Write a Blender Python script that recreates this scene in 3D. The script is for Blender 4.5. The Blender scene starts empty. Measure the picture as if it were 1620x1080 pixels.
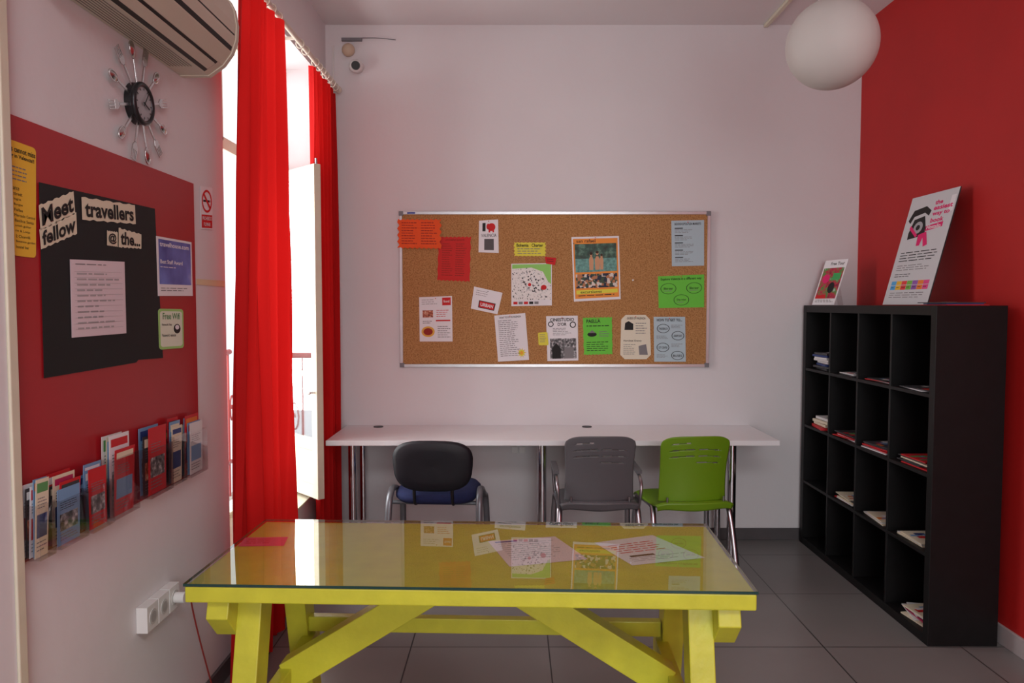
import bpy, math, random
from mathutils import Vector, Matrix
random.seed(4)
sc = bpy.context.scene
sc.view_settings.view_transform = 'Standard'
sc.view_settings.look = 'None'

# ---------------------------------------------------------------- room dimensions (metres)
H = 1.49            # eye height
D = 4.68            # back wall
XL, XR = -1.15, 2.16
ZC = 3.21
YR = -2.6
F = 1180.0
TH = math.radians(2.81)
cs, sn = math.cos(TH), math.sin(TH)

def ray(px, py):
    u = (px-810)/F; v = (py-540)/F
    return Vector((u, cs - v*sn, -sn - v*cs))
def BW(px, py, off=0.0):
    r = ray(px, py); t = (D-off)/r.y
    return Vector((0, 0, H)) + r*t
def LW(px, py, off=0.0):
    r = ray(px, py); t = (XL+off)/r.x
    return Vector((0, 0, H)) + r*t
def HZ(px, py, z):
    r = ray(px, py); t = (z-H)/r.z
    return Vector((0, 0, H)) + r*t

# ---------------------------------------------------------------- materials
def lin(c):
    o = []
    for x in c[:3]:
        x = x/255.0
        o.append(x/12.92 if x <= 0.04045 else ((x+0.055)/1.055)**2.4)
    return (o[0], o[1], o[2], 1)
MC = {}
def mat(name, col, rough=0.6, metal=0.0, var=0.0, vs=6.0, bump=0.0, bs=60.0, spec=0.5):
    if name in MC: return MC[name]
    m = bpy.data.materials.new(name); m.use_nodes = True
    nt = m.node_tree; b = nt.nodes['Principled BSDF']
    b.inputs['Base Color'].default_value = lin(col)
    b.inputs['Roughness'].default_value = rough
    b.inputs['Metallic'].default_value = metal
    b.inputs['Specular IOR Level'].default_value = spec
    m.diffuse_color = lin(col)
    if var > 0 or bump > 0:
        tc = nt.nodes.new('ShaderNodeTexCoord')
        if var > 0:
            n = nt.nodes.new('ShaderNodeTexNoise'); n.inputs['Scale'].default_value = vs
            n.inputs['Detail'].default_value = 5
            nt.links.new(tc.outputs['Object'], n.inputs['Vector'])
            r = nt.nodes.new('ShaderNodeValToRGB')
            c = lin(col)
            r.color_ramp.elements[0].position = 0.3; r.color_ramp.elements[1].position = 0.7
            r.color_ramp.elements[0].color = tuple(x*(1-var) for x in c[:3])+(1,)
            r.color_ramp.elements[1].color = tuple(min(1, x*(1+var)) for x in c[:3])+(1,)
            nt.links.new(n.outputs['Fac'], r.inputs['Fac'])
            nt.links.new(r.outputs['Color'], b.inputs['Base Color'])
        if bump > 0:
            n2 = nt.nodes.new('ShaderNodeTexNoise'); n2.inputs['Scale'].default_value = bs
            n2.inputs['Detail'].default_value = 6
            nt.links.new(tc.outputs['Object'], n2.inputs['Vector'])
            bp = nt.nodes.new('ShaderNodeBump'); bp.inputs['Strength'].default_value = bump
            bp.inputs['Distance'].default_value = 0.01
            nt.links.new(n2.outputs['Fac'], bp.inputs['Height'])
            nt.links.new(bp.outputs['Normal'], b.inputs['Normal'])
    MC[name] = m
    return m

def mat_ramp(name, stops, scale=20, rough=0.7, kind='noise', detail=3):
    if name in MC: return MC[name]
    m = bpy.data.materials.new(name); m.use_nodes = True
    nt = m.node_tree; b = nt.nodes['Principled BSDF']
    b.inputs['Roughness'].default_value = rough
    tc = nt.nodes.new('ShaderNodeTexCoord')
    if kind == 'noise':
        n = nt.nodes.new('ShaderNodeTexNoise'); n.inputs['Scale'].default_value = scale
        n.inputs['Detail'].default_value = detail; out = n.outputs['Fac']
    else:
        n = nt.nodes.new('ShaderNodeTexVoronoi'); n.inputs['Scale'].default_value = scale
        n.distance = 'CHEBYCHEV'
        sp = nt.nodes.new('ShaderNodeSeparateColor')
        nt.links.new(n.outputs['Color'], sp.inputs['Color']); out = sp.outputs['Red']
    nt.links.new(tc.outputs['Object'], n.inputs['Vector'])
    r = nt.nodes.new('ShaderNodeValToRGB')
    if kind != 'noise': r.color_ramp.interpolation = 'CONSTANT'
    els = r.color_ramp.elements
    while len(els) < len(stops): els.new(0.5)
    for e, (p, c) in zip(els, stops):
        e.position = p; e.color = lin(c)
    nt.links.new(out, r.inputs['Fac'])
    nt.links.new(r.outputs['Color'], b.inputs['Base Color'])
    MC[name] = m
    return m

def mat_thin_glass(name, tint=(1, 1, 1), base=0.04, mul=1.0):
    """thin sheet: transparent body + Schlick reflection, same from both sides"""
    m = bpy.data.materials.new(name); m.use_nodes = True
    nt = m.node_tree; nt.nodes.remove(nt.nodes['Principled BSDF'])
    o = nt.nodes['Material Output']
    tr = nt.nodes.new('ShaderNodeBsdfTransparent'); tr.inputs['Color'].default_value = (*tint, 1)
    gl = nt.nodes.new('ShaderNodeBsdfGlossy'); gl.inputs['Roughness'].default_value = 0
    gl.inputs['Color'].default_value = (1, 1, 1, 1)
    lw = nt.nodes.new('ShaderNodeLayerWeight'); lw.inputs['Blend'].default_value = 0.5
    pw = nt.nodes.new('ShaderNodeMath'); pw.operation = 'POWER'; pw.inputs[1].default_value = 5
    ma = nt.nodes.new('ShaderNodeMath'); ma.operation = 'MULTIPLY_ADD'; ma.use_clamp = True
    ma.inputs[1].default_value = (1-base)*mul; ma.inputs[2].default_value = base
    mx = nt.nodes.new('ShaderNodeMixShader')
    nt.links.new(lw.outputs['Facing'], pw.inputs[0]); nt.links.new(pw.outputs[0], ma.inputs[0])
    nt.links.new(ma.outputs[0], mx.inputs[0])
    nt.links.new(tr.outputs[0], mx.inputs[1]); nt.links.new(gl.outputs[0], mx.inputs[2])
    nt.links.new(mx.outputs[0], o.inputs['Surface'])
    return m

def mat_curtain():
    m = bpy.data.materials.new('red_curtain_fabric'); m.use_nodes = True
    nt = m.node_tree; b = nt.nodes['Principled BSDF']; o = nt.nodes['Material Output']
    b.inputs['Base Color'].default_value = (0.56, 0.014, 0.014, 1)
    b.inputs['Roughness'].default_value = 0.85
    b.inputs['Specular IOR Level'].default_value = 0.1
    t = nt.nodes.new('ShaderNodeBsdfTranslucent'); t.inputs['Color'].default_value = (0.68, 0.016, 0.014, 1)
    mx = nt.nodes.new('ShaderNodeMixShader'); mx.inputs[0].default_value = 0.26
    tc = nt.nodes.new('ShaderNodeTexCoord')
    w = nt.nodes.new('ShaderNodeTexNoise'); w.inputs['Scale'].default_value = 180
    nt.links.new(tc.outputs['Object'], w.inputs['Vector'])
    bp = nt.nodes.new('ShaderNodeBump'); bp.inputs['Strength'].default_value = 0.25; bp.inputs['Distance'].default_value = 0.003
    nt.links.new(w.outputs['Fac'], bp.inputs['Height']); nt.links.new(bp.outputs['Normal'], b.inputs['Normal'])
    nt.links.new(b.outputs[0], mx.inputs[1]); nt.links.new(t.outputs[0], mx.inputs[2])
    nt.links.new(mx.outputs[0], o.inputs['Surface'])
    return m

def mat_floor():
    m = bpy.data.materials.new('floor_tiles'); m.use_nodes = True
    nt = m.node_tree; b = nt.nodes['Principled BSDF']
    tc = nt.nodes.new('ShaderNodeTexCoord'); mp = nt.nodes.new('ShaderNodeMapping')
    mp.inputs['Location'].default_value = (0.21, 0.28, 0)
    br = nt.nodes.new('ShaderNodeTexBrick'); br.offset = 0.0
    br.inputs['Scale'].default_value = 1; br.inputs['Brick Width'].default_value = 0.6
    br.inputs['Row Height'].default_value = 0.6; br.inputs['Mortar Size'].default_value = 0.003
    br.inputs['Mortar Smooth'].default_value = 0.1
    br.inputs['Color1'].default_value = lin((134, 130, 128)); br.inputs['Color2'].default_value = lin((128, 125, 123))
    br.inputs['Mortar'].default_value = lin((58, 56, 55))
    n = nt.nodes.new('ShaderNodeTexNoise'); n.inputs['Scale'].default_value = 5; n.inputs['Detail'].default_value = 6
    mx = nt.nodes.new('ShaderNodeMix'); mx.data_type = 'RGBA'; mx.blend_type = 'MULTIPLY'
    mx.inputs[0].default_value = 0.4
    nt.links.new(tc.outputs['Object'], mp.inputs['Vector']); nt.links.new(mp.outputs[0], br.inputs['Vector'])
    nt.links.new(tc.outputs['Object'], n.inputs['Vector'])
    rr = nt.nodes.new('ShaderNodeValToRGB'); rr.color_ramp.elements[0].color = (.6, .6, .6, 1); rr.color_ramp.elements[1].color = (1, 1, 1, 1)
    nt.links.new(n.outputs['Fac'], rr.inputs['Fac'])
    nt.links.new(br.outputs['Color'], mx.inputs[6]); nt.links.new(rr.outputs['Color'], mx.inputs[7])
    nt.links.new(mx.outputs[2], b.inputs['Base Color'])
    b.inputs['Roughness'].default_value = 0.33
    return m

wallM = mat('white_wall_paint', (223, 220, 222), 0.75, var=0.03, vs=1.3, bump=0.12, bs=22)
ceilM = mat('ceiling_paint', (224, 220, 221), 0.8, var=0.02, vs=1.5)
redM = mat('red_wall_paint', (184, 24, 21), 0.6, var=0.06, vs=2.5, bump=0.06, bs=25)
baseM = mat('dark_baseboard_tile', (84, 80, 82), 0.4, var=0.1, vs=8)
baseL = mat('pale_baseboard', (175, 165, 165), 0.5, var=0.05, vs=8)
floorM = mat_floor()
curtM = mat_curtain()
creamP = mat('cream_painted_wood', (214, 208, 186), 0.45, var=0.04, vs=12)
paneM = mat_thin_glass('window_glass', (0.97, 0.98, 0.98), 0.08)
leafG = mat_thin_glass('leaf_glass', (0.93, 0.95, 0.95), 0.35)
tglassM = mat_thin_glass('table_glass', (0.90, 0.94, 0.92), 0.19, 1.0)
tedgeM = mat('glass_edge_teal', (30, 62, 58), 0.15)
acryM = mat_thin_glass('clear_acrylic', (0.94, 0.92, 0.92), 0.06, .6)
yelM = mat('yellow_green_paint', (200, 198, 54), 0.4, var=0.08, vs=14, bump=0.15, bs=30)
corkM = mat_ramp('cork', [(0.3, (136, 92, 50)), (0.48, (174, 126, 76)), (0.7, (194, 146, 94))], 130, 0.9, detail=8)
aluM = mat('aluminium', (190, 190, 192), 0.3, 0.9, var=0.04, vs=20)
plgM = mat('grey_plastic', (120, 120, 125), 0.5)
chromeM = mat('chrome', (215, 215, 220), 0.12, 1.0)
steelM = mat('silver_steel', (180, 180, 186), 0.28, 1.0)
cutM = mat('polished_cutlery_steel', (205, 204, 204), 0.24, 1.0)
greyT = mat('grey_tube_paint', (120, 124, 130), 0.35, 0.5)
deskM = mat('white_laminate', (240, 240, 242), 0.35, var=0.01, vs=5)
blackM = mat('black', (14, 14, 15), 0.5)
blkwood = mat('black_brown_wood', (14, 12, 13), 0.5, var=0.25, vs=20, spec=0.3)
blkpl = mat('black_plastic', (20, 20, 23), 0.45)
navyB = mat('navy_black_back', (15, 17, 27), 0.55)
blueF = mat('blue_upholstery', (25, 36, 80), 0.9, var=0.15, vs=80)
greyC = mat('grey_chair_plastic', (98, 98, 102), 0.42)
greenC = mat('green_chair_plastic', (112, 154, 22), 0.42)
opalM = mat('opal_glass', (204, 201, 196), 0.55, var=0.02, vs=3, spec=.3)
acM = mat('ac_plastic', (206, 198, 180), 0.45, var=0.02, vs=4)
whiteP = mat('white_plastic', (228, 226, 224), 0.4)
paper = mat('white_paper', (234, 233, 236), 0.7)
paperB = mat('pale_blue_paper', (180, 202, 210), 0.7)
paperG = mat('green_paper', (106, 204, 64), 0.7)
paperO = mat('orange_paper', (238, 86, 18), 0.7)
paperR = mat('red_paper', (206, 34, 28), 0.7)
paperY = mat('yellow_paper', (228, 220, 74), 0.7)
paperYel = mat('amber_paper', (234, 188, 56), 0.7)
paperC = mat('cream_paper', (228, 222, 200), 0.7)
ink = mat('ink_black', (22, 20, 20), 0.7)
inkG = mat('ink_grey', (128, 126, 128), 0.7)
inkL = mat('ink_light', (172, 168, 170), 0.7)
inkR = mat('ink_red', (205, 25, 30), 0.7)
inkO = mat('ink_darkred', (150, 30, 14), 0.7)
inkP = mat('ink_pink', (225, 30, 110), 0.7)
inkB = mat('ink_blue', (50, 70, 160), 0.7)
panelR = mat('red_panel', (168, 26, 36), 0.4, var=0.05, vs=3)
cardBlack = mat('black_card', (20, 24, 26), 0.7, var=0.1, vs=5)

# ---------------------------------------------------------------- mesh builder
class MB:
    def __init__(s): s.v = []; s.f = []; s.mi = []; s.sm = []; s.mats = []
    def m(s, mt):
        if mt not in s.mats: s.mats.append(mt)
        return s.mats.index(mt)
    def add(s, vs, fs, mt, smooth=False):
        b = len(s.v); s.v += [tuple(x) for x in vs]; k = s.m(mt)
        for f in fs:
            s.f.append([b+i for i in f]); s.mi.append(k); s.sm.append(smooth)
    def box(s, a, b, mt):
        x0, y0, z0 = a; x1, y1, z1 = b
        vs = [(x0,y0,z0),(x1,y0,z0),(x1,y1,z0),(x0,y1,z0),(x0,y0,z1),(x1,y0,z1),(x1,y1,z1),(x0,y1,z1)]
        s.add(vs, [(0,3,2,1),(4,5,6,7),(0,1,5,4),(1,2,6,5),(2,3,7,6),(3,0,4,7)], mt)
    def obox(s, p0, p1, w, h, mt, up=(0, 0, 1)):
        p0 = Vector(p0); p1 = Vector(p1); d = (p1-p0).normalized()
        sd = d.cross(Vector(up)).normalized(); u2 = sd.cross(d).normalized()
        vs = []
        for p in (p0, p1):
            for a, b in ((-1,-1),(1,-1),(1,1),(-1,1)):
                vs.append(p+sd*a*w/2+u2*b*h/2)
        s.add(vs, [(0,1,2,3),(7,6,5,4),(0,4,5,1),(1,5,6,2),(2,6,7,3),(3,7,4,0)], mt)
    def prism(s, pts, O, ex, ey, ez, h0, h1, mt, smooth=False):
        O = Vector(O); ex = Vector(ex); ey = Vector(ey); ez = Vector(ez); n = len(pts)
        vs = [O+ex*a+ey*b+ez*h0 for a, b in pts]+[O+ex*a+ey*b+ez*h1 for a, b in pts]
        s.add(vs, [tuple(range(n))[::-1], tuple(range(n, 2*n))], mt)
        b = len(s.v)-2*n; k = s.m(mt)
        for i in range(n):
            j = (i+1) % n
            s.f.append([b+i, b+j, b+n+j, b+n+i]); s.mi.append(k); s.sm.append(smooth)
    def cyl(s, p0, p1, r0, mt, r1=None, n=20):
        if r1 is None: r1 = r0
        p0 = Vector(p0); p1 = Vector(p1); d = (p1-p0).normalized()
        a = Vector((1,0,0)) if abs(d.x) < .8 else Vector((0,1,0))
        e1 = d.cross(a).normalized(); e2 = d.cross(e1)
        vs = [p0+(e1*math.cos(t)+e2*math.sin(t))*r0 for t in [2*math.pi*i/n for i in range(n)]]
        vs += [p1+(e1*math.cos(t)+e2*math.sin(t))*r1 for t in [2*math.pi*i/n for i in range(n)]]
        s.add(vs, [(i, (i+1) % n, n+(i+1) % n, n+i) for i in range(n)], mt, True)
        s.add(vs, [tuple(range(n)), tuple(range(n, 2*n))], mt)
    def sphere(s, c, r, mt, nu=32, nv=20):
        if not hasattr(r, '__len__'): r = (r, r, r)
        vs = []; fs = []
        for j in range(nv+1):
            ph = math.pi*j/nv
            for i in range(nu):
                t = 2*math.pi*i/nu
                vs.append((c[0]+r[0]*math.sin(ph)*math.cos(t), c[1]+r[1]*math.sin(ph)*math.sin(t), c[2]+r[2]*math.cos(ph)))
        for j in range(nv):
            for i in range(nu):
                fs.append((j*nu+i, j*nu+(i+1) % nu, (j+1)*nu+(i+1) % nu, (j+1)*nu+i))
        s.add(vs, fs, mt, True)
    def tube(s, pts, r, mt, n=12, chaikin=2, closed=False, flat=1.0):
        P = [Vector(p) for p in pts]
        for _ in range(chaikin):
            Q = [P[0]] if not closed else []
            rng = range(len(P)-1) if not closed else range(len(P))
            for i in rng:
                a = P[i]; b = P[(i+1) % len(P)]
                Q.append(a.lerp(b, .25)); Q.append(a.lerp(b, .75))
            if not closed: Q.append(P[-1])
            P = Q
        N = len(P); vs = []; prev = None
        for i in range(N):
            if closed: d = (P[(i+1) % N]-P[i-1]).normalized()
            else: d = (P[min(i+1, N-1)]-P[max(i-1, 0)]).normalized()
            if prev is None:
                a = Vector((0,0,1)) if abs(d.z) < .9 else Vector((1,0,0))
                e1 = d.cross(a).normalized()
            else:
                e1 = (prev - d*prev.dot(d)).normalized()
            prev = e1; e2 = d.cross(e1)
            for k in range(n):
                t = 2*math.pi*k/n
                vs.append(P[i]+e1*math.cos(t)*r+e2*math.sin(t)*r*flat)
        fs = []
        for i in range(N if closed else N-1):
            j = (i+1) % N
            for k in range(n):
                fs.append((i*n+k, i*n+(k+1) % n, j*n+(k+1) % n, j*n+k))
        s.add(vs, fs, mt, True)
        if not closed:
            s.add(vs, [tuple(range(n)), tuple(range((N-1)*n, N*n))], mt)
    def grid(s, fn, nu, nv, mt, skip=None, smooth=True):
        vs = [fn(i/nu, j/nv) for j in range(nv+1) for i in range(nu+1)]
        fs = []
        for j in range(nv):
            for i in range(nu):
                if skip and skip((i+.5)/nu, (j+.5)/nv): continue
                a = j*(nu+1)+i
                fs.append((a, a+1, a+nu+2, a+nu+1))
        s.add(vs, fs, mt, smooth)
    def build(s, name, parent=None, bevel=0, solid=0, sub=0, recalc=True, seg=2, origin=True):
        me = bpy.data.meshes.new(name)
        vs = [Vector(v) for v in s.v]
        off = Vector((0,0,0))
        if origin and parent is None:
            lo = Vector([min(v[i] for v in vs) for i in range(3)]); hi = Vector([max(v[i] for v in vs) for i in range(3)])
            off = Vector(((lo.x+hi.x)/2, (lo.y+hi.y)/2, lo.z))
        me.from_pydata([v-off for v in vs], [], s.f)
        for mt in s.mats: me.materials.append(mt)
        for p, k, sm in zip(me.polygons, s.mi, s.sm):
            p.material_index = k; p.use_smooth = sm
        if recalc:
            import bmesh
            bm = bmesh.new(); bm.from_mesh(me)
            bmesh.ops.recalc_face_normals(bm, faces=bm.faces); bm.to_mesh(me); bm.free()
        me.update()
        o = bpy.data.objects.new(name, me); sc.collection.objects.link(o); o.location = off
        if parent: o.parent = parent
        if solid:
            md = o.modifiers.new('solid', 'SOLIDIFY'); md.thickness = solid; md.offset = 0
        if bevel:
            md = o.modifiers.new('bevel', 'BEVEL'); md.width = bevel; md.segments = seg; md.limit_method = 'ANGLE'
            md.angle_limit = math.radians(40)
        if sub:
            md = o.modifiers.new('sub', 'SUBSURF'); md.levels = sub; md.render_levels = sub
        return o

def empty(name, loc=(0,0,0), rz=0):
    e = bpy.data.objects.new(name, None); e.empty_display_size = 0.1
    sc.collection.objects.link(e); e.location = loc; e.rotation_euler = (0, 0, rz)
    return e

# ---------------------------------------------------------------- text to mesh
TCACHE = {}
def text_geo(t, bold=0.0):
    k = (t, bold)
    if k in TCACHE: return TCACHE[k]
    cu = bpy.data.curves.new('t', 'FONT'); cu.body = t; cu.offset = bold; cu.resolution_u = 3
    o = bpy.data.objects.new('t', cu); sc.collection.objects.link(o)
    bpy.context.view_layer.update()
    dg = bpy.context.evaluated_depsgraph_get()
    me = bpy.data.meshes.new_from_object(o.evaluated_get(dg))
    vs = [(v.co.x, v.co.y) for v in me.vertices]; fs = [tuple(p.vertices) for p in me.polygons]
    bpy.data.objects.remove(o); bpy.data.curves.remove(cu); bpy.data.meshes.remove(me)
    TCACHE[k] = (vs, fs)
    return TCACHE[k]

# ---------------------------------------------------------------- flat sheets (papers, posters, signs)
class Sheet:
    """flat sheet with corners TL,TR,BR,BL in world space; u to the right, v down"""
    def __init__(s, c, base, thick=0.0008, outline=None, mb=None):
        s.c = [Vector(x) for x in c]
        s.n = -((s.c[1]-s.c[0]).cross(s.c[3]-s.c[0])).normalized()
        s.mb = mb or MB()
        s.lift = 0.0003
        if base:
            out = outline or [(0,0),(1,0),(1,1),(0,1)]
            fr = [s.p(u, v, 0) for u, v in out]; bk = [s.p(u, v, -thick) for u, v in out]
            n = len(out)
            s.mb.add(fr+bk, [tuple(range(n))[::-1], tuple(range(n, 2*n))]+[(i, (i+1) % n, n+(i+1) % n, n+i) for i in range(n)], base)
    def p(s, u, v, l=0):
        a = s.c[0].lerp(s.c[1], u); b = s.c[3].lerp(s.c[2], u)
        return a.lerp(b, v)+s.n*l
    def poly(s, pts, m, k=1):
        s.mb.add([s.p(u, v, s.lift*k) for u, v in pts], [tuple(range(len(pts)))[::-1]], m)
    def quad(s, u0, v0, u1, v1, m, k=1): s.poly([(u0,v0),(u1,v0),(u1,v1),(u0,v1)], m, k)
    def lines(s, u0, v0, u1, v1, n, m, k=2, fill=.3, rag=.35, words=True):
        st = (v1-v0)/n
        for i in range(n):
            e = u1-(u1-u0)*rag*random.random(); y = v0+st*i; u = u0
            while u < e-0.005:
                w = (u1-u0)*random.uniform(.08, .25) if words else e-u0
                s.quad(u, y, min(u+w, e), y+st*fill, m, k); u += w+(u1-u0)*.035
    def ell(s, cu, cv, ru, rv, m, k=2, ring=None, n=28):
        P = [(cu+ru*math.cos(2*math.pi*i/n), cv+rv*math.sin(2*math.pi*i/n)) for i in range(n)]
        if ring is None: s.poly(P, m, k)
        else:
            Q = [(cu+(ru*(1-ring))*math.cos(2*math.pi*i/n), cv+(rv*(1-ring))*math.sin(2*math.pi*i/n)) for i in range(n)]
            vs = [s.p(a, b, s.lift*k) for a, b in P+Q]
            s.mb.add(vs, [(i, n+i, n+(i+1) % n, (i+1) % n) for i in range(n)], m)
    def text(s, t, u0, v0, u1, v1, m, bold=0.01, k=3, slant=0.0):
        vs, fs = text_geo(t, bold)
        if not vs: return
        x0 = min(v[0] for v in vs); x1 = max(v[0] for v in vs); y0 = min(v[1] for v in vs); y1 = max(v[1] for v in vs)
        def mp(v): return (u0+(v[0]-x0)/(x1-x0)*(u1-u0), v1-(v[1]-y0)/(y1-y0)*(v1-v0))
        s.mb.add([s.p(*mp(v), s.lift*k) for v in vs], fs, m)
    def build(s, name, parent=None): return s.mb.build(name, parent, recalc=False)

def rounded(rx, ry, n=5):
    P = []
    for cx, cy, a0 in ((1-rx, ry, -90), (1-rx, 1-ry, 0), (rx, 1-ry, 90), (rx, ry, 180)):
        for i in range(n+1):
            a = math.radians(a0+90*i/n); P.append((cx+rx*math.cos(a), cy+ry*math.sin(a)))
    return P
def wavy(n=9, amp=.025):
    P = []
    for i in range(n*2): P.append((i/(n*2), amp*(1 if i % 2 else -1)+amp))
    for i in range(n): P.append((1-amp*(1 if i % 2 else -1), i/n))
    for i in range(n*2): P.append((1-i/(n*2), 1-amp*(1 if i % 2 else -1)))
    for i in range(n): P.append((amp*(1 if i % 2 else -1), 1-i/n))
    return P

# ================================================================ ROOM SHELL
WY0, WY1, WZ0, WZ1, WT = 3.0, 4.42, 0.40, 2.86, 0.42   # window opening in left wall
b = MB(); b.box((XL-WT, YR-.1, -.1), (XR+.15, D+.15, 0), floorM); b.build('floor')
b = MB(); b.box((XL-WT, YR-.1, ZC), (XR+.15, D+.15, ZC+.1), ceilM); b.build('ceiling')
b = MB(); b.box((XL-WT, D, 0), (XR, D+.15, ZC), wallM); b.build('wall_back')
b = MB(); b.box((XR, YR, 0), (XR+.15, D+.15, ZC), redM); b.build('wall_right')
b = MB(); b.box((XL-WT, YR-.1, 0), (XR+.15, YR, ZC), wallM); b.build('wall_rear')
b = MB()
b.box((XL-WT, YR, 0), (XL, WY0, ZC), wallM)
b.box((XL-WT, WY1, 0), (XL, D, ZC), wallM)
b.box((XL-WT, WY0, 0), (XL, WY1, WZ0), wallM)
b.box((XL-WT, WY0, WZ1), (XL, WY1, ZC), wallM)
b.build('wall_left')
b = MB(); b.box((XL+.02, D-.012, 0), (XR, D, .075), baseM); b.build('baseboard_back', bevel=.002)
b = MB(); b.box((XR-.014, YR, 0), (XR, D-.012, .085), baseL); b.build('baseboard_right', bevel=.003)
b = MB(); b.box((XL, 1.70, 0), (XL+.012, D-.012, .075), baseM); b.build('baseboard_left', bevel=.002)
b = MB(); b.box((XL, 1.0, 0), (XL+.022, 1.69, ZC), wallM); b.box((XL+.022, 1.66, 0), (XL+.03, 1.69, ZC), creamP)
b.build('trim_1', bevel=.003)

# window frame + transom
XF = XL-.30
b = MB()
def fr(y0, y1, z0, z1, t=.05): b.box((XF-t/2, y0, z0), (XF+t/2, y1, z1), creamP)
fr(WY0, WY0+.05, WZ0, WZ1); fr(WY1-.05, WY1, WZ0, WZ1); fr(WY0, WY1, WZ1-.05, WZ1); fr(WY0, WY1, WZ0, WZ0+.04)
fr(WY0, WY1, 2.26, 2.32); fr((WY0+WY1)/2-.02, (WY0+WY1)/2+.02, 2.3, WZ1)
b.box((XF-.002, WY0+.05, 2.32), (XF+.002, WY1-.05, WZ1-.05), paneM)
# closed leaf nearer the camera
fr(WY0+.05, WY0+.11, .44, 2.26, .04); fr(3.66, 3.72, .44, 2.26, .04); fr(WY0+.05, 3.72, .44, .78, .035); fr(WY0+.05, 3.72, 2.18, 2.26, .04)
b.box((XF-.002, WY0+.1, .78), (XF+.002, 3.66, 2.2), paneM)
b.box((XL-.32, WY0, WZ0-.0), (XL+.015, WY1, WZ0+.012), creamP)
b.build('window_1', bevel=.003)

# open leaf
hx, hy = XF+.045, 4.375
ex_, ey_ = -1.03, 3.985
ang = math.atan2(ey_-hy, ex_-hx); LWd = math.hypot(ex_-hx, ey_-hy)
e = empty('window_leaf', (hx, hy, 0), ang)
b = MB()
z0, z1 = .44, 2.235
b.box((0, -.02, z0), (.05, .02, z1), creamP); b.box((LWd-.055, -.02, z0), (LWd, .02, z1), creamP)
b.box((.05, -.018, z1-.06), (LWd-.05, .018, z1), creamP)
b.box((.05, -.018, z0), (LWd-.05, .018, z0+.07), creamP)
b.box((.05, -.018, .70), (LWd-.05, .018, .76), creamP)
b.box((.05, -.008, z0+.07), (LWd-.05, .008, .70), creamP)
b.box((.05, -.018, 1.10), (LWd-.05, .018, 1.125), creamP)
b.box((.05, -.018, 1.74), (LWd-.05, .018, 1.765), creamP)
b.build('sash_frame', e, bevel=.003)
b = MB(); b.box((.05, -.002, .76), (LWd-.05, .002, z1-.06), leafG); b.build('glass_pane', e)
b = MB(); b.cyl((LWd-.025, -.02, 1.02), (LWd-.025, -.05, 1.02), .007, whiteP); b.sphere((LWd-.025, -.055, 1.02), (.022, .012, .012), whiteP, 16, 10)
b.cyl((LWd-.012, .0, z1), (LWd-.012, 0, z1+.03), .006, steelM)
b.build('handle', e)

# balcony railing outside
iron = mat('painted_iron_rust_red', (150, 50, 45), 0.5)
b = MB(); bx = -2.05
b.tube([(bx, 2.2, 1.15), (bx, 5.4, 1.15)], .02, iron, chaikin=0); b.tube([(bx, 2.2, .35), (bx, 5.4, .35)], .015, iron, chaikin=0)
for i in range(27):
    y = 2.25+i*.12
    b.cyl((bx, y, .1), (bx, y, 1.15), .008, iron, n=8)
    if i % 2 == 0:
        P = [(bx, y+.06+.045*math.cos(t*.6)*(1-t/18), .72+.13*math.sin(t*.6)*(1-t/18)) for t in range(16)]
        b.tube(P, .006, iron, n=6, chaikin=0)
b.box((bx-.03, 2.1, 0), (XL-WT, 5.5, .1), mat('balcony_slab', (170, 160, 150), .8, var=.1))
b.build('balcony_railing')

# ================================================================ CURTAINS
def curtain(name, X, yt0, yt1, yb0, yb1, zt, zb, folds, amp, seed):
    rnd = random.Random(seed); ph = [rnd.uniform(0, 6.28) for _ in range(4)]
    b = MB()
    def fn(u, v):      # v 0 top
        y = (yt0+(yt1-yt0)*u)*(1-v)+(yb0+(yb1-yb0)*u)*v
        w = (u+.035*math.sin(u*7+ph[2])+.02*math.sin(v*4+ph[1]))*folds*2*math.pi
        a = amp*(.5+.5*min(1, v*1.6))
        x = X + a*math.sin(w+.6*math.sin(2.5*v+ph[0]))*(.7+.3*math.sin(u*9+ph[1])) + .013*math.sin(2.3*w+ph[2]+v*4)
        x += .006*math.sin(w*3.1+v*9)*(1-v)**2
        y += .02*math.cos(w*1.0+ph[3])*v + .010*math.sin(v*5+u*7)
        z = zt+(zb-zt)*v + .012*math.cos(w)*(1-v)**6
        return (x, y, z)
    b.grid(fn, 240, 60, curtM)
    return b.build(name, recalc=False)
ZR = 2.80
curtain('red_curtain', XL+.09, 2.97, 3.50, 2.78, 3.60, ZR-.035, .02, 5, .052, 1)
curtain('red_curtain', XL+.075, 4.06, 4.55, 4.10, 4.58, ZR-.035, .02, 5, .032, 5)
b = MB()
rodM = mat('rod_cream', (215, 205, 190), .4)
b.cyl((XL+.09, 2.6, ZR), (XL+.09, 4.60, ZR), .013, rodM); b.sphere((XL+.09, 4.62, ZR), .022, rodM, 16, 10); b.sphere((XL+.09, 2.59, ZR), .022, rodM, 16, 10)
for y in (2.7, 3.72, 4.60):
    b.box((XL, y-.01, ZR-.012), (XL+.09, y+.01, ZR-.002), rodM); b.box((XL, y-.02, ZR-.04), (XL+.008, y+.02, ZR+.03), rodM)
for y in [3.0+i*.09 for i in range(6)]+[3.80, 3.90]+[4.09+i*.075 for i in range(7)]:
    P = [(XL+.09+.02*math.cos(t), y, ZR-.006+.022*math.sin(t)) for t in [2*math.pi*i/16 for i in range(16)]]
    b.tube(P, .003, rodM, n=6, chaikin=0, closed=True)
b.build('curtain_rod')

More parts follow.
